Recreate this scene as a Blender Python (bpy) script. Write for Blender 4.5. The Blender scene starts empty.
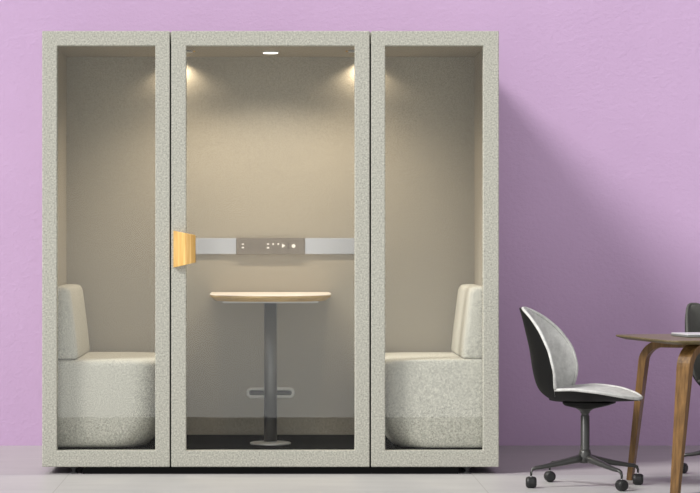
import bpy, bmesh, math, random
from mathutils import Vector, Matrix
PI = math.pi
C = bpy.context.scene.collection
random.seed(4)

# ------------------------------------------------------------------ helpers
def mat(name, col, rough=0.6, metal=0.0, spec=0.5):
    m = bpy.data.materials.new(name); m.use_nodes = True
    b = m.node_tree.nodes['Principled BSDF']
    b.inputs['Base Color'].default_value = (*col, 1)
    b.inputs['Roughness'].default_value = rough
    b.inputs['Metallic'].default_value = metal
    b.inputs['Specular IOR Level'].default_value = spec
    return m, m.node_tree, b

def noise(nt, scale, detail=3, rough=0.6, stretch=(1, 1, 1)):
    tc = nt.nodes.new('ShaderNodeTexCoord'); mp = nt.nodes.new('ShaderNodeMapping')
    mp.inputs['Scale'].default_value = stretch
    n = nt.nodes.new('ShaderNodeTexNoise')
    n.inputs['Scale'].default_value = scale; n.inputs['Detail'].default_value = detail
    n.inputs['Roughness'].default_value = rough
    nt.links.new(tc.outputs['Object'], mp.inputs['Vector']); nt.links.new(mp.outputs['Vector'], n.inputs['Vector'])
    return n.outputs['Fac']

def ramp(nt, fac, stops):
    r = nt.nodes.new('ShaderNodeValToRGB'); e = r.color_ramp.elements
    e[0].position, e[0].color = stops[0][0], (*stops[0][1], 1)
    e[1].position, e[1].color = stops[-1][0], (*stops[-1][1], 1)
    for p, c in stops[1:-1]:
        x = e.new(p); x.color = (*c, 1)
    nt.links.new(fac, r.inputs['Fac']); return r.outputs['Color']

def bump(nt, b, fac, strength, dist=0.01):
    n = nt.nodes.new('ShaderNodeBump'); n.inputs['Strength'].default_value = strength
    n.inputs['Distance'].default_value = dist
    nt.links.new(fac, n.inputs['Height']); nt.links.new(n.outputs['Normal'], b.inputs['Normal'])

def sc(c, k): return tuple(min(1, x * k) for x in c)

def fabric(name, col, speck=0.35, scale=110, bstr=0.25, spec=0.15):
    m, nt, b = mat(name, col, 0.95, 0, spec)
    f = noise(nt, scale, 3, 0.75)
    nt.links.new(ramp(nt, f, [(0.3, sc(col, 1 - speck)), (0.5, col), (0.7, sc(col, 1 + speck))]), b.inputs['Base Color'])
    bump(nt, b, f, bstr, 0.004)
    return m

def wood(name, dark, light, stretch, scale=8, rough=0.45):
    m, nt, b = mat(name, light, rough, 0, 0.4)
    f = noise(nt, scale, 5, 0.65, stretch)
    nt.links.new(ramp(nt, f, [(0.3, dark), (0.5, tuple((a + c) / 2 for a, c in zip(dark, light))), (0.7, light)]), b.inputs['Base Color'])
    bump(nt, b, f, 0.05, 0.002)
    return m

def obj(name, bm, m, parent=None, smooth=False, bevel=0, seg=2, sub=0):
    bmesh.ops.recalc_face_normals(bm, faces=bm.faces[:])
    me = bpy.data.meshes.new(name); bm.to_mesh(me); bm.free()
    o = bpy.data.objects.new(name, me); C.objects.link(o)
    if m: me.materials.append(m)
    if smooth:
        for p in me.polygons: p.use_smooth = True
    if bevel:
        md = o.modifiers.new('bevel', 'BEVEL'); md.width = bevel; md.segments = seg; md.limit_method = 'ANGLE'
        md.angle_limit = math.radians(35)
    if sub:
        md = o.modifiers.new('sub', 'SUBSURF'); md.levels = sub; md.render_levels = sub
    if parent: o.parent = parent
    return o

def tag(o, label=None, cat=None, group=None, kind=None):
    for k, v in (('label', label), ('category', cat), ('group', group), ('kind', kind)):
        if v: o[k] = v
    return o

def thing(name, label, cat, loc=(0, 0, 0), rz=0, group=None):
    o = bpy.data.objects.new(name, None); C.objects.link(o)
    o.location = loc; o.rotation_euler = (0, 0, rz); o.empty_display_size = 0.1
    return tag(o, label, cat, group)

def copy_tree(o, parent=None):
    c = o.copy(); C.objects.link(c); c.parent = parent
    for ch in o.children: copy_tree(ch, c)
    return c

def box(bm, x0, x1, y0, y1, z0, z1):
    v = [bm.verts.new(p) for p in ((x0, y0, z0), (x1, y0, z0), (x1, y1, z0), (x0, y1, z0), (x0, y0, z1), (x1, y0, z1), (x1, y1, z1), (x0, y1, z1))]
    for f in ((0, 3, 2, 1), (4, 5, 6, 7), (0, 1, 5, 4), (1, 2, 6, 5), (2, 3, 7, 6), (3, 0, 4, 7)):
        bm.faces.new([v[i] for i in f])
    return bm

def bx(*a): return box(bmesh.new(), *a)

def loft(bm, loops, cap=True):
    vs = [[bm.verts.new(p) for p in lp] for lp in loops]
    n = len(vs[0])
    for a, b in zip(vs, vs[1:]):
        for i in range(n):
            j = (i + 1) % n
            bm.faces.new((a[i], a[j], b[j], b[i]))
    if cap:
        bm.faces.new(vs[0]); bm.faces.new(vs[-1])
    return bm

def circle(c, r, n=32, axis='z'):
    out = []
    for i in range(n):
        a = 2 * PI * i / n; p, q = r * math.cos(a), r * math.sin(a)
        out.append((c[0] + p, c[1] + q, c[2]) if axis == 'z' else (c[0] + p, c[1], c[2] + q) if axis == 'y' else (c[0], c[1] + p, c[2] + q))
    return out

def lathe(prof, n=32, o=(0, 0), bm=None):   # prof: (r, z)
    return loft(bm or bmesh.new(), [circle((o[0], o[1], z), max(r, 1e-4), n) for r, z in prof])

def tube(bm, pts, radii, n=14, sx=1.0):
    """round section along a polyline; sx squashes it vertically"""
    pts = [Vector(p) for p in pts]; loops = []
    for i, p in enumerate(pts):
        d = (pts[min(i + 1, len(pts) - 1)] - pts[max(i - 1, 0)]).normalized()
        up = Vector((0, 0, 1)) if abs(d.z) < 0.97 else Vector((1, 0, 0))
        s = d.cross(up).normalized(); u = s.cross(d).normalized()
        loops.append([p + s * radii[i] * math.cos(2 * PI * k / n) + u * radii[i] * sx * math.sin(2 * PI * k / n) for k in range(n)])
    return loft(bm, loops)

def frame(x0, x1, z0, z1, ox0, ox1, oz0, oz1, y0, y1):
    """rectangular ring: outer x0..x1,z0..z1 with an opening"""
    def ring(a, b, c, d, y): return [(a, y, c), (b, y, c), (b, y, d), (a, y, d)]
    bm = bmesh.new()
    L = [ring(x0, x1, z0, z1, y0), ring(x0, x1, z0, z1, y1), ring(ox0, ox1, oz0, oz1, y1), ring(ox0, ox1, oz0, oz1, y0)]
    vs = [[bm.verts.new(p) for p in l] for l in L]
    for k in range(4):
        a, b = vs[k], vs[(k + 1) % 4]
        for i in range(4):
            j = (i + 1) % 4; bm.faces.new((a[i], a[j], b[j], b[i]))
    return bm

# photograph measures: the booth's front plane is y = 0, 5 mm to the pixel, camera axis through (270.5, 240)
CX, CZ, D = 270.5, 1.17, 12.5
def PX(px): return (px - CX) * 0.005
def PZ(py): return (474 - py) * 0.005

# ------------------------------------------------------------------ materials
FELT = (0.45, 0.445, 0.39)
felt = fabric('grey_green_felt', FELT, 0.42, 120, 0.08)
lining = fabric('taupe_lining', (0.345, 0.315, 0.258), 0.22, 120, 0.0)
seatfab = fabric('pale_seat_fabric', (0.50, 0.488, 0.43), 0.44, 130, 0.1)
carpet = fabric('black_carpet', (0.012, 0.012, 0.011), 0.5, 300, 0.0, 0.0)
black, _, _ = mat('black_plastic', (0.012, 0.012, 0.013), 0.5)
gapm, _, _ = mat('black_posts_undershade', (0.006, 0.006, 0.006), 0.9, 0, 0.05)  # matt black shared by the posts and the shade block under the booth
alu, _, _ = mat('brushed_aluminium', (0.38, 0.385, 0.405), 0.38, 0.6)
polem, _, _ = mat('dark_grey_metal', (0.10, 0.098, 0.095), 0.33, 0.9)
basem, _, _ = mat('satin_steel', (0.68, 0.67, 0.64), 0.4, 0.6)
panelm, _, _ = mat('taupe_plastic', (0.155, 0.135, 0.112), 0.5)
whitem, _, _ = mat('white_plastic', (0.85, 0.84, 0.82), 0.4)
holem, _, _ = mat('dark_recess', (0.012, 0.011, 0.01), 0.7)
ringm, _, _ = mat('pale_grey_rim', (0.62, 0.61, 0.57), 0.5)
bracketm, _, _ = mat('pale_grey_bracket', (0.6, 0.6, 0.58), 0.45)
cream, _, _ = mat('cream_laminate', (0.8, 0.72, 0.64), 0.3)
ply = wood('pale_plywood', (0.38, 0.22, 0.06), (0.70, 0.47, 0.17), (1.5, 8, 22), 7)
oak = wood('golden_oak', (0.60, 0.30, 0.06), (0.86, 0.58, 0.22), (26, 8, 0.8), 4, 0.4)
walnut = wood('walnut_veneer', (0.075, 0.036, 0.011), (0.25, 0.135, 0.045), (14, 14, 0.9), 6, 0.4)
walnut_top = wood('walnut_board', (0.095, 0.075, 0.034), (0.21, 0.165, 0.08), (1.2, 14, 10), 6, 0.4)
shellm, _, _ = mat('black_shell', (0.010, 0.010, 0.010), 0.55, 0, 0.12)
metalm, _, _ = mat('charcoal_metal', (0.065, 0.065, 0.063), 0.36, 0.5)
stemm, _, _ = mat('chrome_stem', (0.6, 0.6, 0.6), 0.25, 1.0)
velvet = fabric('light_grey_velvet', (0.60, 0.60, 0.58), 0.16, 22, 0.05)
velvet_dark = fabric('dark_grey_velvet', (0.11, 0.11, 0.10), 0.10, 14, 0.0)
laptopm, _, _ = mat('silver_lid', (0.78, 0.79, 0.8), 0.35, 0.2)
greym, _, _ = mat('grey_casing', (0.3, 0.31, 0.32), 0.4, 0.3)

def emitter(name, col, s):
    m = bpy.data.materials.new(name); m.use_nodes = True; nt = m.node_tree; nt.nodes.clear()
    e = nt.nodes.new('ShaderNodeEmission'); e.inputs[0].default_value = (*col, 1); e.inputs[1].default_value = s
    o = nt.nodes.new('ShaderNodeOutputMaterial'); nt.links.new(e.outputs[0], o.inputs[0]); return m
lampm = emitter('lit_lens', (1, 0.95, 0.87), 3.0)

# clear glass: a mirror-like film over a clear sheet
glass = bpy.data.materials.new('clear_glass'); glass.use_nodes = True
nt = glass.node_tree; nt.nodes.clear()
fr = nt.nodes.new('ShaderNodeFresnel'); fr.inputs['IOR'].default_value = 1.42
tr = nt.nodes.new('ShaderNodeBsdfTransparent'); tr.inputs[0].default_value = (0.97, 0.975, 0.97, 1)
gl = nt.nodes.new('ShaderNodeBsdfGlossy'); gl.inputs['Roughness'].default_value = 0.0
mx = nt.nodes.new('ShaderNodeMixShader'); out = nt.nodes.new('ShaderNodeOutputMaterial')
geo = nt.nodes.new('ShaderNodeNewGeometry')
one = nt.nodes.new('ShaderNodeMath'); one.operation = 'SUBTRACT'; one.inputs[0].default_value = 1.0
mul = nt.nodes.new('ShaderNodeMath'); mul.operation = 'MULTIPLY'
nt.links.new(geo.outputs['Backfacing'], one.inputs[1]); nt.links.new(one.outputs[0], mul.inputs[0])
nt.links.new(fr.outputs[0], mul.inputs[1]); nt.links.new(mul.outputs[0], mx.inputs[0]); nt.links.new(tr.outputs[0], mx.inputs[1])
nt.links.new(gl.outputs[0], mx.inputs[2]); nt.links.new(mx.outputs[0], out.inputs[0])

# lilac plaster with small trowel nicks
plaster, nt, b = mat('lilac_plaster', (0.60, 0.42, 0.63), 0.8, 0, 0.2)
f1 = noise(nt, 34, 5, 0.68, (1, 1, 1.3)); f2 = noise(nt, 1.3, 2)
nt.links.new(ramp(nt, f2, [(0.3, (0.565, 0.392, 0.60)), (0.7, (0.59, 0.412, 0.625))]), b.inputs['Base Color'])
bump(nt, b, f1, 0.45, 0.008)

# pale concrete slabs: brick pattern gives 2.015 m slabs with fine joints
concrete, nt, b = mat('pale_concrete_slabs', (0.5, 0.49, 0.48), 0.42, 0, 0.35)
tc = nt.nodes.new('ShaderNodeTexCoord'); sep = nt.nodes.new('ShaderNodeSeparateXYZ')
nt.links.new(tc.outputs['Object'], sep.inputs[0])
def M(op, a, bb=None, c=None):
    n = nt.nodes.new('ShaderNodeMath'); n.operation = op
    for i, v in enumerate((a, bb, c)):
        if v is None: continue
        if isinstance(v, (int, float)): n.inputs[i].default_value = v
        else: nt.links.new(v, n.inputs[i])
    return n.outputs[0]
def joint(coord, off, size, w):
    t = M('FRACT', M('DIVIDE', M('ADD', coord, 200 * size - off), size))
    d = M('MULTIPLY', M('MINIMUM', t, M('SUBTRACT', 1.0, t)), size)
    return M('LESS_THAN', d, w)
jx = joint(sep.outputs[0], 1.0075, 2.015, 0.0016)
jy = joint(sep.outputs[1], -0.045, 4.03, 0.0016)
jt = M('MAXIMUM', jx, jy)
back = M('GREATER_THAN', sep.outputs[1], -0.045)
cl = ramp(nt, noise(nt, 3.0, 5, 0.6, (0.5, 2.5, 1)), [(0.3, (0.46, 0.458, 0.452)), (0.7, (0.52, 0.518, 0.51))])
def mixc(fac, a, bcol, mode='MIX'):
    n = nt.nodes.new('ShaderNodeMix'); n.data_type = 'RGBA'; n.blend_type = mode
    nt.links.new(fac, n.inputs[0]); nt.links.new(a, n.inputs[6]); n.inputs[7].default_value = (*bcol, 1)
    return n.outputs[2]
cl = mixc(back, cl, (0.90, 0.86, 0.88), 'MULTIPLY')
cl = mixc(jt, cl, (0.33, 0.32, 0.31))
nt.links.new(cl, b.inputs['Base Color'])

# ------------------------------------------------------------------ setting
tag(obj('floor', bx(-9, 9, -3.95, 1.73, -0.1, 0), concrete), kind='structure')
tag(obj('wall_back', bx(-9, 9, 1.73, 1.9, -0.1, 4.2), plaster), kind='structure')

# ------------------------------------------------------------------ booth
booth = thing('meeting_booth', 'large grey felt meeting booth with three glass fronts against the lilac wall', 'booth')
XO, XI = PX(498.9), 1.10
ZB, ZT = PZ(467), PZ(31)
ZF, ZC, YB = 0.12, 2.157, 0.985
FY = 0.07
# shell
for s in (-1, 1):
    a, c = sorted((s * XI, s * XO))
    obj('side_panel', bx(a + (0.012 if s > 0 else 0), c - (0.012 if s < 0 else 0), FY, 1.70, ZB, ZT), felt, booth, bevel=0.004)
    a, c = sorted((s * XI, s * (XI + 0.0115)))
    obj('side_lining', bx(a, c, FY, YB, ZF, ZC), lining, booth)
obj('roof_panel', bx(-XI - 0.0, XI + 0.0, FY, 1.70, ZC + 0.012, ZT), felt, booth, bevel=0.003)
obj('back_panel', bx(-XI, XI, YB + 0.012, 1.70, ZB, ZC + 0.012), felt, booth)
obj('back_lining', bx(-XI, XI, YB, YB + 0.012, ZF, ZC), lining, booth)
obj('ceiling_lining', bx(-XI, XI, FY, YB + 0.012, ZC, ZC + 0.012), lining, booth)
obj('floor_panel', bx(-XI, XI, FY, YB + 0.012, ZB, ZF - 0.012), black, booth)
obj('carpet', bx(-XI, XI, FY, YB, ZF - 0.012, ZF), carpet, booth)
obj('underside_shade', bx(-0.94, 0.94, 0.004, 1.6, 0.0, ZB), gapm, booth)  # solid black block standing in for the shadow in the open gap underneath
for x in (-0.985, 0.985):
    for y in (0.03, 1.6):
        f = obj('levelling_foot', lathe([(0.022, 0), (0.022, 0.008), (0.012, 0.010), (0.012, 0.022), (0.018, 0.024), (0.018, ZB)], 20, (x, y)), black, booth)

# the three fronts
opz0, opz1 = PZ(450.5), PZ(45.7)
def front(name, x0, x1, o0, o1):
    f = obj(name, frame(x0, x1, ZB, ZT, o0, o1, opz0, opz1, 0, 0.06), felt, booth, bevel=0.004)
    obj('glass_pane', bx(o0 + 0.0005, o1 - 0.0005, 0.022, 0.030, opz0 + 0.0005, opz1 - 0.0005), glass, f)
    return f
front('front_frame', PX(42.1), PX(169.8), PX(57), PX(155.3))
door = front('door', PX(171.3), PX(369.6), PX(186.2), PX(354.8))
front('front_frame', PX(371.2), PX(498.9), PX(385.2), PX(483.3))
# dark posts the fronts close against: seen as the black gaps
for px in (170.55, 370.4):
    x = PX(px); obj('post', bx(x - 0.03, x + 0.03, 0.061, 0.10, ZF, ZC), gapm, booth)

# wooden handle: tapering board that swells away from the door
bm = bmesh.new(); loops = []
hx = [PX(173.6), PX(176.5), PX(180), PX(184), PX(185.6), PX(188), PX(192), PX(195.7)]
hy = [-0.018, -0.020, -0.027, -0.040, -0.046, -0.045, -0.040, -0.030]
for x, y in zip(hx, hy):
    k = (x - hx[0]) / (hx[-1] - hx[0]); z1 = PZ(230.6 + 4.5 * k); z0 = PZ(267.6 - 5.1 * k)
    loops.append([(x, y, z0), (x, y, z1), (x, -0.0005 if k < 0.4 else y + 0.022, z1), (x, -0.0005 if k < 0.4 else y + 0.022, z0)])
tag(obj('handle', loft(bm, loops), oak, door, bevel=0.002), 'golden oak door handle')

# service rail on the back wall
zr0, zr1 = CZ - 14.2 / 185.4, CZ + 2.0 / 185.4
def BX(px): return (px - CX) / 185.4
rail = obj('rail', bx(-0.50, 0.50, YB - 0.014, YB, zr0, zr1), alu, booth, bevel=0.002); rail['label'] = 'aluminium rail'
pan = obj('control_panel', bx(BX(236.2), BX(305), YB - 0.026, YB - 0.0005, zr0 - 0.001, zr1 + 0.001), panelm, booth, bevel=0.002)
pan['label'] = 'taupe control panel with sockets and buttons'
def BZ(py): return CZ + (240 - py) / 185.4
py_ = YB - 0.026
def disc(bm, px, pz, r, n=20, y0=None, t=0.0015):
    y = py_ if y0 is None else y0
    loft(bm, [circle((BX(px), y + 0.001, BZ(pz)), r, n, 'y'), circle((BX(px), y - t, BZ(pz)), r * 0.96, n, 'y')])
def pill(bm, px, pz, w, h, t=0.0015):
    x, z = BX(px), BZ(pz); box(bm, x - w, x + w, py_ - t, py_ + 0.001, z - h, z + h)
def pbutton(name, items, m):
    bm = bmesh.new()
    for it in items:
        (disc if it[0] == 'd' else pill)(bm, *it[1:])
    o = obj(name, bm, m, pan); return o
pbutton('light_switch', [('p', 242.9, 244.1, 0.0055, 0.0028), ('p', 242.9, 247.6, 0.0065, 0.0034)], whitem)
for x in (250.5, 260.7):
    pbutton('power_socket', [('d', x, 243.9, 0.004), ('d', x - 2.0, 247.8, 0.004), ('d', x + 2.0, 247.8, 0.004)], holem)
pbutton('fan_switch', [('p', 268, 244.0, 0.0058, 0.0032), ('p', 268, 247.8, 0.0068, 0.0038)], whitem)
for x in (273.2, 278.3):
    p = pbutton('charging_port', [('p', x, 244.0, 0.0042, 0.0042)], whitem)
    pbutton('port_cover', [('p', x, 249.0, 0.0055, 0.0022)], holem)
bm = bmesh.new()
x, z = BX(283.6), BZ(245.7)
tri = [(x - 0.009, z - 0.012), (x + 0.010, z), (x - 0.009, z + 0.012)]
loft(bm, [[(a, py_ + 0.001, c) for a, c in tri], [(a, py_ - 0.0015, c) for a, c in tri]])
obj('play_button', bm, whitem, pan)
pbutton('dimmer_button', [('d', 288.4, 243.6, 0.0052), ('d', 288.4, 247.9, 0.0052)], holem)
pbutton('round_button', [('d', 293.5, 246.0, 0.0105, 28)], whitem)

# slot behind the column
def stadium(w, h, y, z, n=16):
    r = h / 2; out = []
    for i in range(n + 1):
        a = -PI / 2 + PI * i / n; out.append((w / 2 - r + r * math.cos(a), y, z + r * math.sin(a)))
    for i in range(n + 1):
        a = PI / 2 + PI * i / n; out.append((-w / 2 + r + r * math.cos(a), y, z + r * math.sin(a)))
    return out
zs = BZ(392.8)
bm = bmesh.new()
L = [stadium(0.262, 0.058, YB + 0.001, zs), stadium(0.258, 0.054, YB - 0.006, zs), stadium(0.232, 0.028, YB - 0.006, zs), stadium(0.228, 0.024, YB + 0.001, zs)]
loft(bm, L, cap=False)
slot = obj('vent_slot', bm, ringm, booth, smooth=True)
bm = bmesh.new(); loft(bm, [stadium(0.236, 0.036, YB + 0.001, zs), stadium(0.232, 0.032, YB - 0.002, zs)])
obj('mesh_grille', bm, holem, slot)

# ceiling lamps
def downlight(x, y, r, lens):
    d = obj('downlight', loft(bmesh.new(), [circle((x, y, ZC + 0.001), r * 1.12, 36), circle((x, y, ZC - 0.004), r * 1.12, 36), circle((x, y, ZC - 0.007), r * 1.02, 36)]), bracketm, booth, smooth=False)
    obj('lens', loft(bmesh.new(), [circle((x, y, ZC - 0.0065), r * 0.98, 36), circle((x, y, ZC - 0.0095), r * 0.93, 36)]), lens, d)
LX, LY = 0.500, 0.945
downlight(0.0, 0.60, 0.041, lampm)
for s in (-1, 1): downlight(s * LX, LY, 0.024, lampm)
for s in (-1, 1):   # small dark ceiling fittings beside the door head
    bm = bx(s * 0.43 - 0.022, s * 0.43 + 0.022, 0.50, 0.58, ZC - 0.008, ZC + 0.001)
    f = obj('ceiling_fitting', bm, greym, booth, bevel=0.002)
    obj('screw', lathe([(0.005, ZC - 0.006), (0.005, ZC + 0.001)], 12, (s * 0.43 - s * 0.032, 0.54)), oak, f)

# ------------------------------------------------------------------ seats inside the booth
def rrect(x0, x1, y0, y1, r, z, n=8):
    """rounded rectangle; r is (r00, r10, r11, r01)"""
    out = []
    for (cx, cy, sx, sy, a0), rr in zip(((x0, y0, 1, 1, PI), (x1, y0, -1, 1, 1.5 * PI), (x1, y1, -1, -1, 0), (x0, y1, 1, -1, PI / 2)), r):
        for i in range(n + 1):
            a = a0 + PI / 2 * i / n
            out.append((cx + sx * rr + rr * math.cos(a), cy + sy * rr + rr * math.sin(a), z))
    return out
def make_bench(label):
    t = thing('booth_seat', label, 'seat', (0, 0, ZF), 0, 'upholstered booth seats')
    # local x: 0 at the side wall, grows inward
    def L(ins, z, taper=0, top=0):
        w = 0.562 - ins - taper * 1.5
        return rrect(0.0 + ins * 0.3, w, 0.0 + ins, 0.88 - ins * 0.2, (0.02, 0.17, 0.17, 0.02), z)
    zt = 0.447
    lp = [L(0.03, 0.004, 0.055), L(0.016, 0.008, 0.055), L(0.008, 0.02, 0.048), L(0.004, 0.045, 0.035), L(0.002, 0.10, 0.012), L(0, 0.16, 0.0), L(0, 0.40, 0.0), L(0.001, zt - 0.028, 0), L(0.006, zt - 0.012, 0), L(0.016, zt - 0.003, 0), L(0.03, zt, 0), L(0.1, zt + 0.002, 0)]
    obj('seat', loft(bmesh.new(), lp), seatfab, t, smooth=True)
    # wedge shaped back cushion along the side wall
    w0, w1, z0, z1 = 0.130, 0.088, zt + 0.003, zt + 0.367
    bm = bmesh.new(); loops = []
    for z, ins in ((z0, 0.012), (z0 + 0.004, 0.004), (z0 + 0.014, 0), (z0 + 0.12, 0), (z0 + 0.24, 0), (z1 - 0.03, 0), (z1 - 0.012, 0.006), (z1 - 0.003, 0.016), (z1, 0.03)):
        k = (z - z0) / (z1 - z0); w = w0 + (w1 - w0) * (k ** 1.15)
        loops.append(rrect(0.0 + ins * 0.3, w - ins, 0.012 + 0.012 * k + ins, 0.86 - 0.012 * k - ins, (0.012, 0.028, 0.028, 0.012), z, 6))
    obj('backrest', loft(bm, loops), seatfab, t, smooth=True)
    return t
bl = make_bench('pale grey upholstered seat with wedge backrest at the left inside the booth')
bl.location = (-XI + 0.002, 0.08, ZF)
br = copy_tree(bl)
br.location = (XI - 0.002, 0.96, ZF); br.rotation_euler = (0, 0, PI)
br['label'] = 'pale grey upholstered seat with wedge backrest at the right inside the booth'

# ------------------------------------------------------------------ small table inside the booth
tb = thing('pedestal_table', 'small pale wood table on a dark column between the two booth seats', 'table', (0, 0.37, ZF))
def dshape(w, y0, y1, z, n=60, p=3.0):
    out = [(-w, y1, z)]; ym = 0.62 - 0.37
    for i in range(n + 1):
        a = PI + PI * i / n; ca, sa = math.cos(a), math.sin(a)
        out.append((w * math.copysign(abs(ca) ** (2 / p), ca), ym + (ym - y0) * math.copysign(abs(sa) ** (2 / p), sa), z))
    return out + [(w, y1, z)]
zt = 0.890 - ZF; yo = -0.37
w = 0.316
obj('tabletop', loft(bmesh.new(), [dshape(w, 0.13 + yo, 0.978 + yo, zt), dshape(w + 0.002, 0.128 + yo, 0.978 + yo, zt - 0.002), dshape(w + 0.002, 0.128 + yo, 0.978 + yo, zt - 0.004)]), cream, tb)
e = obj('table_edge', loft(bmesh.new(), [dshape(w + 0.002, 0.128 + yo, 0.978 + yo, zt - 0.0042), dshape(w - 0.002, 0.132 + yo, 0.978 + yo, zt - 0.014), dshape(w - 0.026, 0.160 + yo, 0.978 + yo, zt - 0.033)]), ply, tb)
e['label'] = 'golden plywood chamfered edge'
obj('bracket', bx(-0.245, 0.245, 0.0 - 0.06, 0.06, zt - 0.043, zt - 0.0332), bracketm, tb, bevel=0.002)
obj('column', lathe([(0.0335, 0.014), (0.0335, zt - 0.0432)], 40), polem, tb, smooth=True)
obj('base_plate', lathe([(0.105, 0.001), (0.105, 0.007), (0.098, 0.010), (0.034, 0.013), (0.034, 0.0138)], 56), basem, tb)

# ------------------------------------------------------------------ office chairs
def interp(tab, x):
    if x <= tab[0][0]: return tab[0][1:]
    for a, b_ in zip(tab, tab[1:]):
        if x <= b_[0]:
            k = (x - a[0]) / (b_[0] - a[0]); return tuple(p + (q - p) * k for p, q in zip(a[1:], b_[1:]))
    return tab[-1][1:]
def smooth_tab(tab, n=60):
    xs = [tab[0][0] + (tab[-1][0] - tab[0][0]) * i / n for i in range(n + 1)]
    rows = [list(interp(tab, x)) for x in xs]
    for _ in range(12):
        rows = [rows[0]] + [[(a + 2 * b_ + c) / 4 for a, b_, c in zip(rows[i - 1], rows[i], rows[i + 1])] for i in range(1, n)] + [rows[-1]]
    return [(x, *r) for x, r in zip(xs, rows)]
def cup(tab, d0, d1, wk, w0, end=0.0, rows=40, cols=24, axis='z', p=2.3):
    """closed cupped slab: tab rows are (s, rim, spine); half width wk*outline; d0/d1 push the two faces forward of the spine"""
    s0, s1 = tab[0][0] + end, tab[-1][0] - end
    bm = bmesh.new(); grids = []
    for d in (d0, d1):
        g = []
        for i in range(rows + 1):
            th = PI * i / rows; s = (s0 + s1) / 2 - (s1 - s0) / 2 * math.cos(th)
            rim, spine = interp(tab, s)
            wd = max(w0(s) - wk, 0.0) if 0 < i < rows else 0.0
            row = []
            for j in range(cols + 1):
                t = math.sin(PI / 2 * (2 * j / cols - 1))
                q = spine + d + (rim - spine - d) * abs(t) ** p
                row.append(bm.verts.new((q, wd * t, s) if axis == 'z' else (s, wd * t, q)))
            g.append(row)
        grids.append(g)
    for g in grids:
        for i in range(rows):
            for j in range(cols):
                bm.faces.new((g[i][j], g[i][j + 1], g[i + 1][j + 1], g[i + 1][j]))
    bmesh.ops.remove_doubles(bm, verts=bm.verts[:], dist=0.0004)
    bmesh.ops.holes_fill(bm, edges=[e_ for e_ in bm.edges if e_.is_boundary], sides=0)
    return bm
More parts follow.
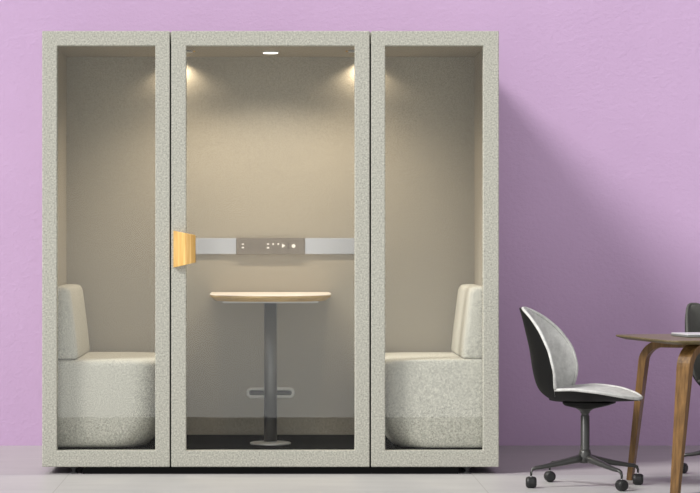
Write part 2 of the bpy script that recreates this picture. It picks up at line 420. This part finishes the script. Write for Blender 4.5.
# backrest: height, rim x, spine x
BACK = smooth_tab([(0.400, -0.130, -0.140), (0.415, -0.118, -0.182), (0.44, -0.112, -0.212), (0.48, -0.104, -0.234), (0.55, -0.096, -0.250), (0.65, -0.122, -0.264), (0.74, -0.178, -0.288), (0.81, -0.248, -0.308), (0.845, -0.308, -0.324)])
def wback(s):
    t = (s - 0.400) / 0.445; t = min(max(t, 0), 1)
    return 0.215 * (math.sin(PI * t ** 0.86)) ** 0.52
SEAT = smooth_tab([(-0.175, 0.440, 0.406), (-0.13, 0.459, 0.400), (0.0, 0.469, 0.401), (0.12, 0.457, 0.407), (0.21, 0.437, 0.411), (0.268, 0.421, 0.414)])
def wseat(s):
    t = (s + 0.175) / 0.443; t = min(max(t, 0), 1)
    return 0.222 * (math.sin(PI * t)) ** 0.5
def make_chair(label, pad, loc, rz, arms):
    t = thing('swivel_chair', label, 'chair', loc, rz, 'swivel chairs with rounded shells')
    obj('back_shell', cup(BACK, 0.0, 0.010, 0.0, wback), shellm, t, smooth=True)
    obj('back_pad', cup(BACK, 0.011, 0.040, 0.003, wback, 0.004), pad, t, smooth=True)
    bm = bmesh.new()                              # padded lip that runs round the rim
    rimpts = []
    for side in (-1, 1):
        rng = range(0, 41) if side < 0 else range(40, -1, -1)
        for i in rng:
            s = 0.637 - 0.206 * math.cos(PI * i / 40); rim, sp = interp(BACK, s)
            rimpts.append((rim + 0.004, side * max(wback(s) - 0.004, 0.0), s))
    rimpts = [p for p in rimpts if p[2] > 0.466]
    tube(bm, rimpts, [0.0075] * len(rimpts), 10)
    obj('back_piping', bm, pad, t, smooth=True)
    obj('seat_shell', cup(SEAT, 0.0, 0.008, 0.0, wseat, axis='x', p=3), shellm, t, smooth=True)
    # seat cushion: slightly domed pad above the shell
    TOP = [(s, r + 0.006, sp + 0.010) for s, r, sp in SEAT]
    bm = cup([(s, r + 0.004, r - 0.010) for s, r, sp in SEAT], 0.0, 0.017, 0.002, wseat, 0.003, axis='x', p=3)
    obj('seat_pad', bm, pad, t, smooth=True)
    bm = bmesh.new(); rimpts = []
    for side in (-1, 1):
        rng = range(0, 41) if side < 0 else range(40, -1, -1)
        for i in rng:
            s = 0.0465 - 0.2175 * math.cos(PI * max(i, 7) / 40); rim, sp = interp(SEAT, s)
            rimpts.append((s, side * max(wseat(s) - 0.004, 0.0), rim + 0.003))
    rimpts = rimpts[6:-6]
    tube(bm, rimpts, [0.0075] * len(rimpts), 10)
    obj('seat_piping', bm, pad, t, smooth=True)
    bm = bmesh.new()
    loft(bm, [rrect(-0.03, 0.05, -0.05, 0.05, (0.02,) * 4, 0.372, 5), rrect(-0.085, 0.105, -0.075, 0.075, (0.03,) * 4, 0.385, 5), rrect(-0.095, 0.135, -0.085, 0.085, (0.03,) * 4, 0.396, 5), rrect(-0.095, 0.135, -0.085, 0.085, (0.03,) * 4, 0.4035, 5)])
    obj('mounting_plate', bm, shellm, t, smooth=False, bevel=0.003)
    obj('column', lathe([(0.0235, 0.13), (0.0235, 0.168), (0.0212, 0.172), (0.0212, 0.335), (0.018, 0.339), (0.018, 0.346), (0.022, 0.350), (0.024, 0.358), (0.044, 0.371), (0.05, 0.3755)], 28), metalm, t, smooth=True)
    obj('hub', lathe([(0.012, 0.110), (0.028, 0.113), (0.035, 0.126), (0.034, 0.145), (0.027, 0.163), (0.0245, 0.176)], 28), metalm, t, smooth=True)
    for ax, ay in arms:
        r = math.hypot(ax, ay); d = Vector((ax / r, ay / r, 0))
        pts = [d * 0.012 + Vector((0, 0, 0.136)), d * 0.06 + Vector((0, 0, 0.127)), d * 0.14 + Vector((0, 0, 0.111)), d * (r - 0.05) + Vector((0, 0, 0.097)), d * (r - 0.022) + Vector((0, 0, 0.094)), d * (r - 0.006) + Vector((0, 0, 0.087)), d * r + Vector((0, 0, 0.074)), d * r + Vector((0, 0, 0.058))]
        a = obj('base_arm', tube(bmesh.new(), pts, [0.026, 0.022, 0.017, 0.013, 0.0115, 0.0095, 0.0075, 0.006], 14, 0.8), metalm, t, smooth=True)
        bm = bmesh.new(); tube(bm, [d * r + Vector((0, 0, 0.059)), d * r + Vector((0, 0, 0.044))], [0.0055, 0.0055], 12)
        obj('caster_stem', bm, stemm, a)
        # twin wheels under a hood, axle across the arm
        yaw = math.atan2(d.y, d.x) + random.uniform(-0.6, 0.6)
        ax_ = Vector((math.cos(yaw), math.sin(yaw), 0)); c = d * r + Vector((0, 0, 0.0275))
        def wheel(a0, a1, R):
            fw = Vector((-ax_.y, ax_.x, 0)); up = Vector((0, 0, 1)); lp = []
            for q, k in ((a0, 0.66), (a0 + 0.004, 0.88), (a0 + 0.012, 1.0), (a1 - 0.012, 1.0), (a1 - 0.004, 0.88), (a1, 0.66)):
                lp.append([c + ax_ * q + (fw * math.cos(2 * PI * i / 24) + up * math.sin(2 * PI * i / 24)) * R * k for i in range(24)])
            return lp
        bm = bmesh.new(); loft(bm, wheel(-0.025, 0.025, 0.027))
        obj('caster', bm, black, a)
    return t
ROT = math.radians(-22)
def local(dx, dy, rot): return (dx * math.cos(-rot) - dy * math.sin(-rot), dx * math.sin(-rot) + dy * math.cos(-rot))
arms = [local(*p, ROT) for p in ((-0.264, -0.075), (-0.143, 0.22), (0.143, -0.22), (0.262, 0.075))]
make_chair('light grey padded swivel chair with black shell beside the booth', velvet, (1.4935, -0.632, 0), ROT, arms)
ROT2 = math.radians(-56)
make_chair('dark grey padded swivel chair behind the walnut table at the right edge', velvet_dark, (2.325, 0.0, 0), ROT2, [local(*p, ROT2) for p in ((-0.262, 0.03), (0.03, 0.262), (-0.03, -0.262), (0.262, -0.03))])

# ------------------------------------------------------------------ walnut table
A = Vector((1.668, -0.26, 0)); Bc = Vector((1.835, -1.05, 0))
ev = (Bc - A); Wd = ev.length; ev.normalize(); lv = Vector((-ev.y, ev.x, 0))    # lv runs along the table, away from the end
zt = 0.708; LEN = 1.8
mid = (A + Bc) / 2 + lv * LEN / 2
desk = thing('walnut_table', 'walnut dining table with bent plywood legs at the right edge', 'table', (mid.x, mid.y, 0), math.atan2(lv.y, lv.x))
def top(ins, z, n=14):
    out = []; hx_, hy_ = LEN / 2 - ins, Wd / 2 - ins; p = 18
    for i in range(n * 8):
        a = 2 * PI * i / (n * 8); ca, sa = math.cos(a), math.sin(a)
        out.append((hx_ * math.copysign(abs(ca) ** (2 / p), ca), hy_ * math.copysign(abs(sa) ** (2 / p), sa), z))
    return out
obj('tabletop', loft(bmesh.new(), [top(0.035, zt - 0.020), top(0.002, zt - 0.008), top(0, zt - 0.004), top(0.002, zt)]), walnut_top, desk)
inv = Matrix.Rotation(-desk.rotation_euler.z, 4, 'Z') @ Matrix.Translation(-mid)
def leg(foot, topv, ins):
    """bent board: up from the foot, round a bend, then in under the top"""
    f, tp = Vector(foot), Vector(topv); ins = Vector(ins).normalized()
    up = (tp - f); H = zt - 0.0385
    pts = []; R_ = 0.085
    for i in range(9): pts.append(f + up * (i / 8) * ((H - R_) / H))
    base = pts[-1]; d0 = up.normalized()
    for i in range(1, 11):
        a = PI / 2 * i / 10
        pts.append(base + d0 * R_ * math.sin(a) + ins * R_ * (1 - math.cos(a)))
    e0 = pts[-1]
    for i in range(1, 5): pts.append(e0 + ins * 0.06 * i)
    side = Vector((0, 0, 1)).cross(ins).normalized(); loops = []
    n = len(pts)
    for i, p in enumerate(pts):
        d = (pts[min(i + 1, n - 1)] - pts[max(i - 1, 0)]).normalized(); nn = side.cross(d).normalized()
        k = min(i / 8, 1); w = 0.021 + 0.014 * k; th = 0.013 + 0.005 * k
        loops.append([inv @ (p + side * w * a + nn * th * b_) for a, b_ in ((1, 1), (-1, 1), (-1, -1), (1, -1))])
    return loft(bmesh.new(), loops)
def pt(l, e_, z): return A + lv * l + ev * e_ + Vector((0, 0, z))
f1 = Vector((1.753, -0.31, 0)); f2 = Vector((1.858, -1.02, 0))
H = zt - 0.0385
obj('leg', leg(f1, (f1.x + 0.07, f1.y - 0.05, H), lv + ev * 0.75), walnut, desk, bevel=0.002)
obj('leg', leg(f2, (f2.x + 0.06, f2.y + 0.05, H), lv - ev * 0.75), walnut, desk, bevel=0.002)
for f, s in ((f1, 1), (f2, -1)):
    g = f + lv * (LEN - 0.22)
    tq = g - lv * 0.07 + ev * 0.05 * s
    obj('leg', leg(g, (tq.x, tq.y, H), -lv + ev * 0.75 * s), walnut, desk, bevel=0.002)

# closed laptop on the table
lt = thing('laptop', 'closed silver laptop lying flat on the walnut table', 'laptop', (2.115, -0.52, zt), math.radians(10))
obj('casing', bx(-0.165, 0.165, -0.115, 0.115, 0.001, 0.009), greym, lt, bevel=0.003)
obj('lid', bx(-0.165, 0.165, -0.115, 0.115, 0.0095, 0.016), laptopm, lt, bevel=0.003)

# ------------------------------------------------------------------ light
def lamp(name, typ, loc, energy, col, **k):
    l = bpy.data.lights.new(name, typ); l.energy = energy; l.color = col
    for a, v in k.items(): setattr(l, a, v)
    o = bpy.data.objects.new(name, l); C.objects.link(o); o.location = loc; return o
WARM = (1.0, 0.85, 0.65)
for s in (-1, 1):
    o = lamp('wall_washer', 'SPOT', (s * LX, LY, ZC - 0.02), 6.5, WARM, spot_size=math.radians(146), spot_blend=0.5, shadow_soft_size=0.03)
o = lamp('centre_spot', 'SPOT', (0, 0.56, ZC - 0.02), 22, (1, 0.89, 0.75), spot_size=math.radians(134), spot_blend=0.6, shadow_soft_size=0.05)
for s in (-1, 1):
    lamp('added_wall_spot', 'SPOT', (s * 0.43, 0.54, ZC - 0.02), 31, WARM, spot_size=math.radians(134), spot_blend=0.9, shadow_soft_size=0.03)  # added at the dark ceiling fittings to brighten the lower back wall
sun = lamp('sun', 'SUN', (-4, -3, 5), 3.3, (1.0, 0.98, 0.95), angle=math.radians(17))
sun.rotation_euler = Vector((1.0, 0.62, -1.0)).to_track_quat('-Z', 'Y').to_euler()

w = bpy.data.worlds.new('studio'); bpy.context.scene.world = w; w.use_nodes = True
nt = w.node_tree; bg = nt.nodes['Background']
tc = nt.nodes.new('ShaderNodeTexCoord'); sep = nt.nodes.new('ShaderNodeSeparateXYZ')
nt.links.new(tc.outputs['Generated'], sep.inputs[0])
front_dir = M('MULTIPLY', sep.outputs[1], -1.0)
col = ramp(nt, front_dir, [(0.0, (0.36, 0.36, 0.37)), (0.6, (0.44, 0.44, 0.44)), (0.9, (0.75, 0.75, 0.75))])
def smooth(v, a, b_):
    n = nt.nodes.new('ShaderNodeMapRange'); n.interpolation_type = 'SMOOTHSTEP'
    nt.links.new(v, n.inputs[0]); n.inputs[1].default_value = a; n.inputs[2].default_value = b_
    return n.outputs[0]
# bright band added to the world behind the viewer, for the glass reflections
refl_band = M('MULTIPLY', smooth(front_dir, 0.93, 0.98), M('SUBTRACT', 1.0, M('MULTIPLY', smooth(sep.outputs[2], -0.05, 0.07), 0.75)))
mxw = nt.nodes.new('ShaderNodeMix'); mxw.data_type = 'RGBA'
nt.links.new(refl_band, mxw.inputs[0]); nt.links.new(col, mxw.inputs[6]); mxw.inputs[7].default_value = (3.9, 3.9, 3.8, 1)
nt.links.new(mxw.outputs[2], bg.inputs['Color']); bg.inputs['Strength'].default_value = 1.0

# ------------------------------------------------------------------ camera
cam = bpy.data.cameras.new('camera'); co = bpy.data.objects.new('camera', cam); C.objects.link(co)
co.location = (0, -D, CZ); co.rotation_euler = (PI / 2, 0, 0)
cam.sensor_width = 36; cam.lens = 36 * D / 3.5
cam.shift_x = (350 - CX) / 700; cam.shift_y = -(246.5 - 240) / 700
cam.clip_end = 100
bpy.context.scene.camera = co
vs = bpy.context.scene.view_settings
vs.view_transform = 'Standard'; vs.look = 'None'; vs.gamma = 1; vs.use_curve_mapping = False; vs.exposure = 0.0
